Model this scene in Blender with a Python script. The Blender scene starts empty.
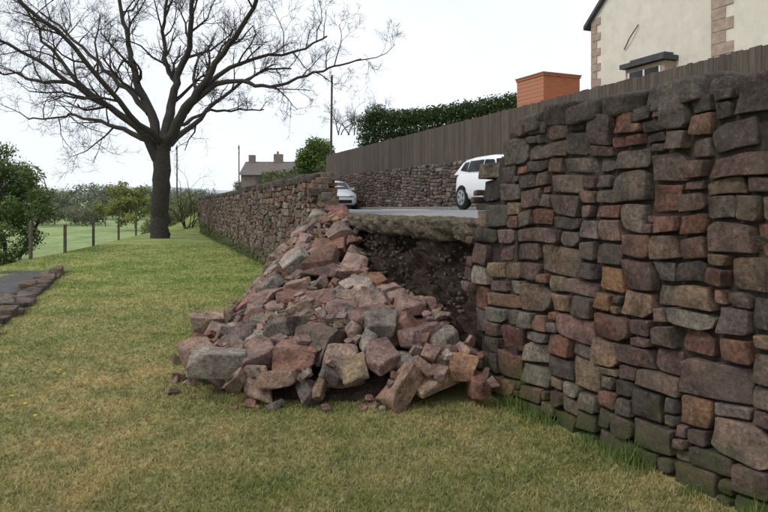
import bpy, bmesh, math, random
import numpy as np
from mathutils import Vector, Matrix, Euler
random.seed(7); rng=np.random.default_rng(7)
scene=bpy.context.scene
# ---------------------------------------------------------------- frame along the wall
P0=np.array([2.7,0.0]); D=np.array([-.3633,.9317]); N=np.array([-.9317,-.3633])
def W(s,t,z):
    s=np.asarray(s,float); t=np.asarray(t,float); z=np.asarray(z,float)
    return np.stack([P0[0]+s*D[0]+t*N[0], P0[1]+s*D[1]+t*N[1], z+0*s],-1)
def ST(x,y):
    dx=x-P0[0]; dy=y-P0[1]
    return dx*D[0]+dy*D[1], dx*N[0]+dy*N[1]
def bend(s): return -.105*np.maximum(0,5.4-np.asarray(s,float))
def zroad(s): return 1.37-.0205*(s-5.4)
def sm(a,b,x):
    u=np.clip((x-a)/(b-a),0,1); return u*u*(3-2*u)
def bxf(y): return -8.3-.2*np.maximum(0,np.asarray(y,float)-12)
def G(x,y):
    x=np.asarray(x,float); y=np.asarray(y,float)
    z=-.018*np.maximum(0,y-9)
    z=z-.55*sm(0,2.5,bxf(y)-x)*sm(-10,10,y)
    far=np.maximum(0,y-36)
    z=z+.018*far*.35*sm(30,90,y)
    z=z+ (np.maximum(0,y-170)*.012)
    z=z+.02*np.sin(x*.9+1)*np.sin(y*.7)+.008*np.sin(x*2.3)*np.sin(y*2.9+.5)
    return z
# ---------------------------------------------------------------- materials
def newmat(name):
    m=bpy.data.materials.new(name); m.use_nodes=True
    nt=m.node_tree; b=nt.nodes['Principled BSDF']; b.inputs['Roughness'].default_value=.9
    b.inputs['Specular IOR Level'].default_value=.25
    return m,nt,b
def nn(nt,t,**k):
    n=nt.nodes.new(t)
    for a,v in k.items(): setattr(n,a,v)
    return n
def ramp(nt,stops):
    r=nt.nodes.new('ShaderNodeValToRGB'); e=r.color_ramp.elements
    while len(e)<len(stops): e.new(.5)
    for i,(p,c) in enumerate(stops):
        e[i].position=p; e[i].color=(c if len(c)==4 else (*c,1))
    return r
def noise(nt,vec,scale,detail=6,rough=.6):
    n=nt.nodes.new('ShaderNodeTexNoise'); n.inputs['Scale'].default_value=scale
    n.inputs['Detail'].default_value=detail; n.inputs['Roughness'].default_value=rough
    if vec is not None: nt.links.new(vec,n.inputs['Vector'])
    return n
def mix(nt,f,a,b,mode='MIX'):
    m=nt.nodes.new('ShaderNodeMix'); m.data_type='RGBA'; m.blend_type=mode
    for sock,v in ((m.inputs['Factor'],f),(m.inputs['A'],a),(m.inputs['B'],b)):
        if isinstance(v,(int,float)): sock.default_value=v
        elif isinstance(v,tuple): sock.default_value=(*v,1)
        else: nt.links.new(v,sock)
    return m.outputs['Result']
def mth(nt,op,a,b=None,clamp=False):
    n=nt.nodes.new('ShaderNodeMath'); n.operation=op; n.use_clamp=clamp
    for i,v in enumerate((a,b)):
        if v is None: continue
        if isinstance(v,(int,float)): n.inputs[i].default_value=v
        else: nt.links.new(v,n.inputs[i])
    return n.outputs[0]
def bump(nt,b,h,strength,dist,prev=None):
    n=nt.nodes.new('ShaderNodeBump'); n.inputs['Strength'].default_value=strength; n.inputs['Distance'].default_value=dist
    nt.links.new(h,n.inputs['Height'])
    if prev is not None: nt.links.new(prev,n.inputs['Normal'])
    nt.links.new(n.outputs['Normal'],b.inputs['Normal']); return n.outputs['Normal']
def stone_mat(name,lichen=.5,bs=1.0,moss=0.0):
    m,nt,b=newmat(name)
    geo=nn(nt,'ShaderNodeNewGeometry'); at=nn(nt,'ShaderNodeAttribute',attribute_name='col')
    sc=nn(nt,'ShaderNodeVectorMath',operation='MULTIPLY_ADD')
    nt.links.new(at.outputs['Color'],sc.inputs[0]); sc.inputs[1].default_value=(37,51,43); nt.links.new(geo.outputs['Position'],sc.inputs[2])
    v=sc.outputs[0]
    n1=noise(nt,v,7,8,.65); n2=noise(nt,v,38,8,.7); n3=noise(nt,v,3,4,.6); n4=noise(nt,v,120,4,.7)
    r1=ramp(nt,[(.3,(.42,.42,.43)),(.5,(.97,.96,.95)),(.72,(1.65,1.55,1.42))])
    nt.links.new(n1.outputs['Fac'],r1.inputs[0])
    c=mix(nt,1.0,at.outputs['Color'],r1.outputs[0],'MULTIPLY')
    r2=ramp(nt,[(.35,(.45,.43,.42)),(.55,(1,1,1)),(.7,(1.5,1.46,1.4))]); nt.links.new(n2.outputs['Fac'],r2.inputs[0])
    c=mix(nt,.9,c,r2.outputs[0],'MULTIPLY')
    r3=ramp(nt,[(.5,(0,0,0)),(.64,(1,1,1))]); nt.links.new(n3.outputs['Fac'],r3.inputs[0])
    c=mix(nt,mth(nt,'MULTIPLY',r3.outputs[0],lichen),c,(.14,.122,.105))
    r4=ramp(nt,[(.6,(0,0,0)),(.68,(1,1,1))]); nt.links.new(n2.outputs['Fac'],r4.inputs[0])
    c=mix(nt,mth(nt,'MULTIPLY',r4.outputs[0],lichen*.8),c,(.33,.30,.255))
    if moss>0:   # damp green growth near the ground and in patches
        sp=nn(nt,'ShaderNodeSeparateXYZ'); nt.links.new(geo.outputs['Position'],sp.inputs[0])
        n5=noise(nt,geo.outputs['Position'],4.5,7,.7)
        low=mth(nt,'MULTIPLY',mth(nt,'SUBTRACT',.75,sp.outputs['Z'],True),.75)
        f=mth(nt,'MULTIPLY',mth(nt,'SUBTRACT',mth(nt,'ADD',n5.outputs['Fac'],low),.82,True),4*moss,True)
        c=mix(nt,f,c,(.085,.10,.035))
    nt.links.new(c,b.inputs['Base Color'])
    vo=nn(nt,'ShaderNodeTexVoronoi'); vo.inputs['Scale'].default_value=14; nt.links.new(v,vo.inputs['Vector'])
    p=bump(nt,b,n1.outputs['Fac'],min(1,bs),.07*bs)
    p=bump(nt,b,vo.outputs['Distance'],.5*bs,.025,p)
    p=bump(nt,b,n2.outputs['Fac'],min(1,bs),.02*bs,p)
    p=bump(nt,b,n4.outputs['Fac'],.7*bs,.006,p)
    return m
def simple(name,col,rough=.8,nscale=8,var=.35,bs=.3,bd=.01,metal=0,spec=.25):
    m,nt,b=newmat(name); geo=nn(nt,'ShaderNodeNewGeometry')
    n=noise(nt,geo.outputs['Position'],nscale,8,.65)
    r=ramp(nt,[(.3,tuple(c*(1-var) for c in col)),(.7,tuple(min(1,c*(1+var)) for c in col))])
    nt.links.new(n.outputs['Fac'],r.inputs[0]); nt.links.new(r.outputs[0],b.inputs['Base Color'])
    b.inputs['Roughness'].default_value=rough; b.inputs['Metallic'].default_value=metal
    b.inputs['Specular IOR Level'].default_value=spec
    if bs>0: bump(nt,b,n.outputs['Fac'],bs,bd)
    return m
def leaf_mat(name):
    m,nt,b=newmat(name); at=nn(nt,'ShaderNodeAttribute',attribute_name='col')
    nt.links.new(at.outputs['Color'],b.inputs['Base Color']); b.inputs['Roughness'].default_value=.7
    tr=nn(nt,'ShaderNodeBsdfTranslucent'); nt.links.new(at.outputs['Color'],tr.inputs['Color'])
    mx=nn(nt,'ShaderNodeMixShader'); mx.inputs[0].default_value=.3
    nt.links.new(b.outputs[0],mx.inputs[1]); nt.links.new(tr.outputs[0],mx.inputs[2])
    nt.links.new(mx.outputs[0],nt.nodes['Material Output'].inputs['Surface']); return m
def grass_color(nt,geo):
    pos=geo.outputs['Position']
    at=nn(nt,'ShaderNodeAttribute',attribute_name='col')
    n1=noise(nt,pos,.7,5,.6); n2=noise(nt,pos,3.2,6,.65); n3=noise(nt,pos,18,4,.7)
    r1=ramp(nt,[(.36,(.68,.80,.56)),(.5,(.95,.97,.93)),(.66,(1.25,1.1,1.12))]); nt.links.new(n1.outputs['Fac'],r1.inputs[0])
    r2=ramp(nt,[(.3,(.62,.72,.60)),(.5,(1,1,1)),(.72,(1.32,1.15,1.2))]); nt.links.new(n2.outputs['Fac'],r2.inputs[0])
    r3=ramp(nt,[(.3,(.6,.65,.6)),(.5,(1,1,1)),(.75,(1.3,1.25,1.2))]); nt.links.new(n3.outputs['Fac'],r3.inputs[0])
    c=mix(nt,1.0,at.outputs['Color'],r1.outputs[0],'MULTIPLY')
    c=mix(nt,1.0,c,r2.outputs[0],'MULTIPLY'); c=mix(nt,.8,c,r3.outputs[0],'MULTIPLY')
    return c,n2,n3
def ground_mat():
    m,nt,b=newmat('grass_ground'); geo=nn(nt,'ShaderNodeNewGeometry')
    c,n2,n3=grass_color(nt,geo); nt.links.new(c,b.inputs['Base Color'])
    n4=noise(nt,geo.outputs['Position'],70,5,.7)
    p=bump(nt,b,n3.outputs['Fac'],.5,.04); bump(nt,b,n4.outputs['Fac'],.8,.015,p); return m
def blade_mat():
    m,nt,b=newmat('grass_blade'); geo=nn(nt,'ShaderNodeNewGeometry')
    c,_,_=grass_color(nt,geo); nt.links.new(c,b.inputs['Base Color'])
    tr=nn(nt,'ShaderNodeBsdfTranslucent'); nt.links.new(c,tr.inputs['Color'])
    mx=nn(nt,'ShaderNodeMixShader'); mx.inputs[0].default_value=.4
    nt.links.new(b.outputs[0],mx.inputs[1]); nt.links.new(tr.outputs[0],mx.inputs[2])
    nt.links.new(mx.outputs[0],nt.nodes['Material Output'].inputs['Surface']); return m
M={}
M['stone']=stone_mat('sandstone_wall',.5,1.2,1.0)
M['rubble']=stone_mat('sandstone_rubble',.12,.9)
M['farstone']=stone_mat('far_wall_stone',.25)
M['core']=simple('wall_core',(.04,.033,.027),.95,20,.5)
M['leaf']=leaf_mat('leaf')
M['grass']=ground_mat(); M['blade']=blade_mat()
M['bark']=simple('bark',(.05,.044,.038),.9,14,.5,.8,.03)
M['wood']=simple('weathered_wood',(.08,.066,.053),.85,6,.35,.3,.01)
M['post']=simple('post_wood',(.10,.085,.07),.9,9,.3)
M['asphalt']=simple('asphalt',(.23,.23,.235),.85,30,.3,.5,.006)
M['tarmac']=simple('old_tarmac',(.075,.073,.068),.9,5,.5,.5,.01)
M['concrete']=simple('kerb_stone',(.2,.19,.17),.95,14,.4,.6,.01)
M['line']=simple('road_paint',(.7,.7,.68),.7,20,.1)
M['render']=simple('cream_render',(.66,.61,.53),.9,2.2,.1,.3,.004)
M['quoin']=simple('quoin_stone',(.36,.27,.22),.9,5,.3)
M['slate']=simple('slate',(.07,.07,.075),.7,5,.3)
M['dark']=simple('dark_trim',(.02,.018,.017),.5,5,.2,0)
M['glass']=simple('glass',(.02,.024,.028),.08,5,.1,0,spec=.6)
M['white']=simple('white_paint',(.72,.73,.74),.25,3,.03,0,spec=.5)
M['tyre']=simple('tyre',(.015,.015,.015),.8,20,.2,0)
M['alloy']=simple('alloy',(.45,.45,.46),.35,20,.1,0,metal=.7)
M['red']=simple('red_lens',(.35,.02,.02),.3,20,.1,0)
M['lamp']=simple('head_lamp',(.6,.62,.65),.15,20,.1,0,spec=.6)
M['yellow']=simple('petal',(.7,.5,.02),.7,20,.1,0)
M['wire']=simple('wire',(.15,.15,.15),.5,5,.1,0,metal=.6)
def earth(name,cols,bd=.1):
    m,nt,b=newmat(name); geo=nn(nt,'ShaderNodeNewGeometry')
    n1=noise(nt,geo.outputs['Position'],8,8,.7); n2=noise(nt,geo.outputs['Position'],45,6,.75); n3=noise(nt,geo.outputs['Position'],2.3,4,.6)
    r=ramp(nt,[(.3,cols[0]),(.52,cols[1]),(.72,cols[2])]); nt.links.new(n1.outputs['Fac'],r.inputs[0])
    r2=ramp(nt,[(.38,(.5,.5,.5)),(.52,(1,1,1)),(.72,(2.1,1.95,1.8))]); nt.links.new(n2.outputs['Fac'],r2.inputs[0])
    r3=ramp(nt,[(.4,(.75,.75,.75)),(.65,(1.5,1.35,1.2))]); nt.links.new(n3.outputs['Fac'],r3.inputs[0])
    c=mix(nt,1.0,r.outputs[0],r2.outputs[0],'MULTIPLY'); c=mix(nt,1.0,c,r3.outputs[0],'MULTIPLY'); nt.links.new(c,b.inputs['Base Color'])
    p=bump(nt,b,n1.outputs['Fac'],1,bd); bump(nt,b,n2.outputs['Fac'],1,.03,p); return m
M['soil']=earth('soil',[(.034,.026,.021),(.072,.054,.043),(.13,.098,.076)])
M['verge']=earth('broken_verge',[(.09,.085,.06),(.18,.16,.125),(.28,.26,.21)],.05)
m,nt,b=newmat('orange_brick'); tc=nn(nt,'ShaderNodeTexCoord'); br=nn(nt,'ShaderNodeTexBrick')
mp=nn(nt,'ShaderNodeMapping'); mp.inputs['Rotation'].default_value=(math.radians(90),0,0); nt.links.new(tc.outputs['Object'],mp.inputs[0]); nt.links.new(mp.outputs[0],br.inputs['Vector'])
br.inputs['Color1'].default_value=(.50,.15,.07,1); br.inputs['Color2'].default_value=(.42,.12,.055,1); br.inputs['Mortar'].default_value=(.40,.22,.15,1)
br.inputs['Scale'].default_value=1; br.inputs['Brick Width'].default_value=.225; br.inputs['Row Height'].default_value=.075; br.inputs['Mortar Size'].default_value=.008
nt.links.new(br.outputs['Color'],b.inputs['Base Color']); M['brick']=m
# ---------------------------------------------------------------- mesh helpers
def link(o,parent=None):
    scene.collection.objects.link(o)
    if parent: o.parent=parent
    return o
def empty(name):
    e=bpy.data.objects.new(name,None); return link(e)
def npmesh(name,V,F,mat,cols=None,smooth=False,parent=None):
    V=np.asarray(V,np.float32).reshape(-1,3); F=np.asarray(F,np.int32); k=F.shape[1]
    me=bpy.data.meshes.new(name); me.vertices.add(len(V)); me.vertices.foreach_set('co',V.ravel())
    me.loops.add(F.size); me.loops.foreach_set('vertex_index',F.ravel())
    me.polygons.add(len(F)); me.polygons.foreach_set('loop_start',np.arange(0,F.size,k,dtype=np.int32))
    try: me.polygons.foreach_set('loop_total',np.full(len(F),k,np.int32))
    except Exception: pass
    me.polygons.foreach_set('use_smooth',np.full(len(F),smooth,bool))
    if cols is not None:
        a=me.color_attributes.new('col','FLOAT_COLOR','POINT')
        c=np.ones((len(V),4),np.float32); c[:,:3]=cols; a.data.foreach_set('color',c.ravel())
    me.update(calc_edges=True); me.validate()
    me.materials.append(mat); return link(bpy.data.objects.new(name,me),parent)
class MB:
    def __init__(s): s.v=[];s.f=[];s.n=0;s.c=[]
    def add(s,V,F,c=None):
        V=np.asarray(V,float).reshape(-1,3); s.v.append(V); s.f.append(np.asarray(F)+s.n); s.n+=len(V)
        if c is not None: s.c.append(np.broadcast_to(np.asarray(c,float),(len(V),3)))
    def box(s,s0,s1,t0,t1,z0,z1,c=None):
        za0,zb0=(z0 if isinstance(z0,tuple) else (z0,z0)); za1,zb1=(z1 if isinstance(z1,tuple) else (z1,z1))
        ta0,tb0=(t0 if isinstance(t0,tuple) else (t0,t0)); ta1,tb1=(t1 if isinstance(t1,tuple) else (t1,t1))
        S=np.array([s0,s1,s1,s0,s0,s1,s1,s0]);T=np.array([ta0,tb0,tb1,ta1,ta0,tb0,tb1,ta1]);Z=np.array([za0,zb0,zb0,za0,za1,zb1,zb1,za1])
        s.add(W(S,T,Z),[[0,3,2,1],[4,5,6,7],[0,1,5,4],[1,2,6,5],[2,3,7,6],[3,0,4,7]],c)
    def wbox(s,x0,x1,y0,y1,z0,z1,c=None):
        X=np.array([x0,x1,x1,x0]*2);Y=np.array([y0,y0,y1,y1]*2);Z=np.array([z0]*4+[z1]*4)
        s.add(np.stack([X,Y,Z],-1),[[0,3,2,1],[4,5,6,7],[0,1,5,4],[1,2,6,5],[2,3,7,6],[3,0,4,7]],c)
    def make(s,name,mat,smooth=False,parent=None):
        return npmesh(name,np.concatenate(s.v),np.concatenate(s.f),mat,np.concatenate(s.c) if s.c else None,smooth,parent)
def template(co):
    idx={};V=[];F=[]
    def gv(p):
        k=tuple(np.round(p,4))
        if k not in idx: idx[k]=len(V);V.append(p)
        return idx[k]
    n=len(co)
    for ax in range(3):
        for sg in (-1,1):
            for i in range(n-1):
                for j in range(n-1):
                    q=[]
                    for a,b in ((i,j),(i+1,j),(i+1,j+1),(i,j+1)):
                        p=[0,0,0]; p[ax]=sg; p[(ax+1)%3]=co[a]; p[(ax+2)%3]=co[b]; q.append(gv(p))
                    F.append(q if sg>0 else q[::-1])
    return np.array(V,float),np.array(F)
T_hi=template([-1,-.96,-.88,-.7,-.46,-.16,.16,.46,.7,.88,.96,1]); T_mid=template([-1,-.92,-.6,-.2,.2,.6,.92,1]); T_lo=template([-1,-.88,0,.88,1])
def corners_warp(q,j):
    out=np.zeros_like(q)
    for a in (-1,1):
        for b in (-1,1):
            for c in (-1,1):
                w=(1+a*q[:,0])/2*(1+b*q[:,1])/2*(1+c*q[:,2])/2
                out+=w[:,None]*j[(a+1)//2,(b+1)//2,(c+1)//2]
    return out
def stone(T,half,r,jit,amp,freq=(10,45)):
    half=np.array(half,float); P=T[0]*half; r=min(r,half.min()*.9)
    q=np.clip(P,-(half-r),half-r); d=P-q; L=np.linalg.norm(d,axis=1,keepdims=True); L[L==0]=1
    pos=q+d/L*r
    pos=pos+corners_warp(T[0],rng.uniform(-1,1,(2,2,2,3))*jit*half)
    k=rng.normal(size=(7,3)); k/=np.linalg.norm(k,axis=1,keepdims=True); f=np.geomspace(freq[0],freq[1],7)
    ph=rng.uniform(0,6.28,7)
    h=(np.sin(pos@(k*f[:,None]).T+ph)*(freq[0]/f)**.6).sum(1)
    nrm=pos/half; nrm/=np.linalg.norm(nrm,axis=1,keepdims=True)
    return pos+nrm*(h*amp)[:,None]
PAL=dict(grey=(.158,.132,.113),dark=(.095,.079,.069),red=(.20,.108,.08),tan=(.23,.165,.115),light=(.24,.208,.175),purple=(.168,.116,.098),orange=(.26,.145,.085),pink=(.25,.17,.14))
def pick(w):
    k=list(w); p=np.array([w[i] for i in k]); c=np.array(PAL[k[rng.choice(len(k),p=p/p.sum())]])
    return c*rng.uniform(.75,1.25)*rng.uniform(.95,1.05,3)
def pack(L,H,wr,hr,cell=.02):
    n=int(L/cell); h=np.zeros(n); out=[]
    while True:
        i=int(np.argmin(h)); h0=h[i]
        if h0>=H-.05: break
        a=i
        while a>0 and abs(h[a-1]-h0)<1e-6: a-=1
        b=i
        while b<n-1 and abs(h[b+1]-h0)<1e-6: b+=1
        wseg=(b-a+1)
        w=int(rng.triangular(wr[0],wr[0]*1.5,wr[1])/cell)
        if wseg<w+int(wr[0]*.75/cell): w=wseg
        if w*cell>wr[1]*1.25: w=wseg//2
        sh=rng.triangular(hr[0],(hr[0]+hr[1])/2,hr[1])
        sh=min(sh,max(hr[0],w*cell*.85))
        left=rng.random()<.5
        a0=a if left else b-w+1
        if w==wseg: a0=a
        nh=h0+sh
        for nb in (a0-1,a0+w):
            if 0<=nb<n and abs(h[nb]-nh)<.035 and h[nb]>h0+.05: nh=h[nb]
        if nh>H-.06: nh=H
        out.append((a0*cell,(a0+w)*cell,h0,nh)); h[a0:a0+w]=nh
    return out
def warp(s,z,a=.008):
    ds=a*(np.sin(z*9+s*3.1+1)+.7*np.sin(z*23+s*7+2)+.5*np.sin(s*13-z*31))
    dz=a*(1.6*np.sin(s*4.3+.7)+.8*np.sin(s*9.1+z*5+2)+.2*np.sin(s*23+z*9))
    return ds,dz
def build_wall(s0,s1,zb,H,wr,hr,T,keep,colf,tface=0.0,slope=-.0187,depth=.24,deep=lambda s:False,gap=.003,proud=.02,batter=.03,r=(.004,.012),bendf=None):
    mb=MB()
    for a,b,z0,z1 in pack(s1-s0,H,wr,hr):
        cs=s0+(a+b)/2; cz=zb+(z0+z1)/2
        if not keep(cs,cz,(b-a)/2): continue
        dp=.46 if deep(cs) else depth*rng.uniform(.9,1.1)
        g=gap*rng.uniform(.6,2.4)
        half=((b-a)/2-g,dp/2,(z1-z0)/2-g)
        p=stone(T,half,rng.uniform(*r),.06,.0017,(16,90))
        q=rng.uniform(-.18,.04,(2,2,2)); u=p[:,0]/half[0]; v=p[:,2]/half[2]
        for ia,ca in enumerate((-1,1)):
            for ib,cb_ in enumerate((-1,1)):
                w_=np.clip((1+ca*u)/2*(1+cb_*v)/2,0,1); p[:,0]+=w_*ca*q[ia,ib,0]*min(half[0],.1); p[:,2]+=w_*cb_*q[ia,ib,1]*half[2]
        for cx in (-1,1):
            for cz_ in (-1,1):
                if rng.random()<.4:
                    c0=rng.uniform(1.4,1.8); u=p[:,0]/half[0]*cx; v=p[:,2]/half[2]*cz_; e=np.maximum(u+v-c0,0)*.5
                    p[:,0]-=cx*e*half[0]; p[:,2]-=cz_*e*half[2]
        off=rng.normal(0,proud*.7); fr=p[:,1]>0
        face=np.zeros(len(p))
        for k in range(4):
            an=rng.uniform(0,6.28); gdt=rng.uniform(.03,.30); c0=rng.uniform(-.3,.7)*min(half[0],half[2])
            face=np.maximum(face,gdt*(p[:,0]*math.cos(an)+p[:,2]*math.sin(an)-c0))
        face=np.minimum(face,.028)
        ta,tb=rng.normal(0,.08,2)
        p[:,1]+=np.where(fr,off-face+ta*p[:,0]+tb*p[:,2],0)
        th=rng.normal(0,.02); x,z=p[:,0].copy(),p[:,2].copy(); p[:,0]=x*math.cos(th)-z*math.sin(th); p[:,2]=x*math.sin(th)+z*math.cos(th)
        S=cs+p[:,0]; Z=cz+p[:,2]; ds,dz=warp(S,Z)
        S=S+ds; Z2=Z+dz+slope*S
        tt=tface-dp/2+p[:,1]-batter*np.maximum(Z,0)+(bendf(S) if bendf else 0)
        mb.add(W(S,tt,Z2),T[1][:, ::-1],colf(cs,cz))
    return mb
# ---------------------------------------------------------------- walls
rb_z=np.array([-.5,0,.52,.88,1.2,1.5,1.8,2.05,2.3,2.8]); rb_s=np.array([5.43,5.43,5.57,5.72,5.58,5.52,5.38,5.18,4.98,4.7])
def keepR(s,z,hw): return s+hw*.6 < np.interp(z,rb_z+.1,rb_s)+rng.uniform(-.05,.05)
def colR(s,z):
    low=z<1.15
    if s>3.4 and low and rng.random()<.6: return pick(dict(red=2.4,orange=1.5,tan=2.8,purple=1.6,grey=1,light=.6,pink=1))*1.12
    if z>1.75: return pick(dict(dark=3.6,grey=3,purple=3,red=.7))
    return pick(dict(grey=3,dark=2,purple=3.6,red=2,tan=1.2,light=.8,pink=.9))
wall=empty('dry_stone_wall')
mbR=build_wall(-3,6.0,-.25,2.47,(.10,.44),(.06,.24),T_hi,keepR,colR,bendf=bend)
def coping(mb,s0,s1,ztop,T,col,big=1.0,bf=lambda s:0):
    s=s0
    while s<s1:
        L=rng.uniform(.18,.40)*big; h=rng.uniform(.12,.17)
        p=stone(T,(L/2-.002,.23,h/2),.03,.14,.003)
        a=rng.normal(0,.04); x,z=p[:,0].copy(),p[:,2].copy(); p[:,0]=x*math.cos(a)-z*math.sin(a); p[:,2]=x*math.sin(a)+z*math.cos(a)
        p[:,2]-=.18*np.maximum(p[:,1]+.02,0)
        cs=s+L/2; mb.add(W(cs+p[:,0],-.29+p[:,1]+rng.uniform(-.025,.025)+bf(cs),ztop(cs)+h/2+p[:,2]),T[1][:, ::-1],col(cs,2))
        s+=L
darkc=lambda s,z: pick(dict(dark=4,grey=2.5,purple=1.5))*.85
coping(mbR,-3,4.9,lambda s:2.205-.0187*s,T_hi,darkc,bf=bend)
mbR.make('stones',M['stone'],True,wall)
core=MB(); core.box(-3,5.05,(-.62-.88,-.62),(-.115-.88,-.145),-.4,(2.24,2.09)); core.box(4.9,5.42,-.55,-.11,-.4,1.3); core.box(4.95,5.22,-.54,-.125,1.303,1.9); core.make('rubble_core',M['core'],False,wall)
def lb(z): return np.interp(z,[-.5,.9,1.2,1.6,2.2],[10.35,10.4,10.65,10.8,11.0])
def keepL(s,z,hw): return s-hw*.6>lb(z)+rng.uniform(-.06,.06)
def colL(s,z):
    if s<11.8: return pick(dict(red=2.6,orange=1.6,tan=2.8,purple=1.5,grey=1.4,light=1))*1.2
    return pick(dict(grey=3.6,light=2.2,purple=2.4,red=1.3,tan=2.2,dark=1.2,pink=1))*1.12
wall2=empty('dry_stone_wall')
mbL=build_wall(9.8,20,-.5,2.54,(.13,.36),(.075,.19),T_mid,keepL,colL,deep=lambda s:s<11.2)
mbL2=build_wall(20,37.6,-.8,2.79,(.16,.40),(.085,.19),T_lo,lambda s,z,h:True,colL)
coping(mbL,11.0,20,lambda s:2.07-.0187*s,T_mid,darkc); coping(mbL2,20,37.6,lambda s:2.02-.0187*s,T_lo,darkc)
for i in range(30):
    z=.0+i*.068; s=lb(z)+rng.uniform(-.14,.16)*(z<1.5)
    p=stone(T_mid,(rng.uniform(.1,.18),rng.uniform(.1,.16),rng.uniform(.05,.09)),.01,.3,.003)
    mbL.add(W(s+.1+p[:,0],rng.uniform(-.42,-.12)+p[:,1],z+p[:,2]-.05),T_mid[1][:, ::-1],colL(10,z))
mbL.make('stones',M['stone'],True,wall2); mbL2.make('stones_far_part',M['stone'],True,wall2)
core=MB(); core.box(11.1,37.5,-.5,-.12,-1.4,(1.86,1.36)); core.make('rubble_core',M['core'],False,wall2)
TF=-7.46
wall3=empty('retaining_wall')
mbF=build_wall(1.5,37.5,.3,2.62,(.2,.5),(.09,.19),T_lo,lambda s,z,h:True,lambda s,z:pick(dict(grey=3,dark=3,purple=1.5,tan=1,light=.6)),tface=TF,slope=-.006,batter=.02)
mbF.make('stones',M['farstone'],True,wall3)
core=MB(); core.box(1.5,37.5,TF-.5,TF-.1,.0,(2.84,2.64)); core.make('rubble_core',M['core'],False,wall3)
fence=empty('timber_fence'); fb=MB(); s=-2.0
ftop=lambda s:4.38-.0078*s; fbot=lambda s:2.93-.006*s
tf=TF-.35
while s<37.4:
    w=.118; j=rng.uniform(-.015,.015); sh_=rng.uniform(.8,1.2)*.8; fb.box(s,s+w,tf-.02+rng.uniform(-.004,.004),tf,fbot(s),ftop(s)+j,(.115*sh_,.096*sh_,.079*sh_)); s+=.125
m,nt,b=newmat('fence_board'); at=nn(nt,'ShaderNodeAttribute',attribute_name='col'); geo=nn(nt,'ShaderNodeNewGeometry'); mp=nn(nt,'ShaderNodeMapping'); mp.inputs['Scale'].default_value=(20,20,1.2); nt.links.new(geo.outputs['Position'],mp.inputs[0])
n1=noise(nt,mp.outputs[0],1.5,6,.7); r=ramp(nt,[(.3,(.6,.6,.6)),(.7,(1.4,1.35,1.3))]); nt.links.new(n1.outputs['Fac'],r.inputs[0]); nt.links.new(mix(nt,1.0,at.outputs['Color'],r.outputs[0],'MULTIPLY'),b.inputs['Base Color']); M['board']=m
fb.make('boards',M['board'],False,fence); fr=MB()
for zz in (.25,.75,1.2): fr.box(-2,37.4,tf-.07,tf-.023,(fbot(-2)+zz,fbot(37.4)+zz),(fbot(-2)+zz+.08,fbot(37.4)+zz+.08))
for s in np.arange(-2,37.5,2.4): fr.box(s,s+.1,tf-.17,tf-.073,fbot(s)-.2,ftop(s)-.05)
fr.make('rails_and_posts',M['wood'],False,fence)
# ---------------------------------------------------------------- road
def edge(S):
    e=-.16+.05*np.sin(S*5+1)+.03*np.sin(S*13)+.02*np.sin(S*37)+.012*np.sin(S*71)
    w=sm(5.0,5.3,S)*(1-sm(10.5,10.9,S)); return w*e+(1-w)*(-.34)
S=np.concatenate([np.arange(-14,4.9,1),np.arange(4.9,11.2,.03),np.arange(11.2,100,1.5)])
rows=[]; n=len(S)
prof=[(-7.25,0),(-3.6,.05),(-.6,.0),(-.28,.015),(0,.0),(.012,-.025),(-.005,-.05),(.02,-.08),(.0,-.11),(-.01,-.14),(-.04,-.17),(-.08,-.2),(-.5,-.22)]
for k,(dt,dz) in enumerate(prof):
    nz=0; nt_=0
    if 3<=k<=4: nz=.012*np.sin(S*17+k)+rng.normal(0,.008,n)
    if 5<=k<=11:
        nt_=.022*np.sin(S*19+k*1.3)+.018*np.sin(S*41+k*2.)+rng.normal(0,.013,n); nz=(.02*np.sin(S*9+k*.3)+.015*np.sin(S*21)+rng.normal(0,.006,n))*(k-4)/6
    t=np.full(n,dt) if k<3 else edge(S)+dt+nt_
    rows.append(W(S,t,zroad(S)+dz+nz))
V=np.concatenate(rows); F=[];FM=[]
for k in range(len(prof)-1):
    for i in range(n-1): F.append([k*n+i,k*n+i+1,(k+1)*n+i+1,(k+1)*n+i]); FM.append(0 if k<2 else 1)
road=npmesh('road',V,F,M['asphalt'],None,False); road.data.materials.append(M['verge'])
road.data.polygons.foreach_set('material_index',np.array(FM,np.int32))
road.data.polygons.foreach_set('use_smooth',np.ones(len(FM),bool))
mk=MB()
for s in np.arange(-10,90,6.0):
    mk.box(s,s+3,-3.75,-3.65,(zroad(s)+.049,zroad(s+3)+.049),(zroad(s)+.055,zroad(s+3)+.055))
mk.make('road_markings',M['line'])
kb=MB()
for s in np.arange(-12,90,.92): kb.box(s,s+.91,-7.3,-7.15,(zroad(s)-.1,zroad(s+.92)-.1),(zroad(s)+.12,zroad(s+.92)+.12))
kb.make('kerb',M['concrete'])
S=np.linspace(-14,140,60); Tt=np.array([-7.62,-9,-12,-20,-40,-90,-300]); Zz=np.array([2.8,2.85,3.0,3.4,4.6,6,9])
V=[];F=[]
for k,t in enumerate(Tt):
    fall=np.where(S>38,1-.75*sm(38,60,S),1)
    V.append(W(S,np.full(60,t),(Zz[k]-.006*S)*fall))
for k in range(len(Tt)-1):
    for i in range(59): F.append([k*60+i,k*60+i+1,(k+1)*60+i+1,(k+1)*60+i])
npmesh('hillside',np.concatenate(V),F,M['grass'],np.tile([.12,.16,.035],(60*len(Tt),1)),True)
V=[];F=[]; S=np.concatenate([np.linspace(34.2,38,14),np.linspace(38.8,120,50)]); nb=len(S)
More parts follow.
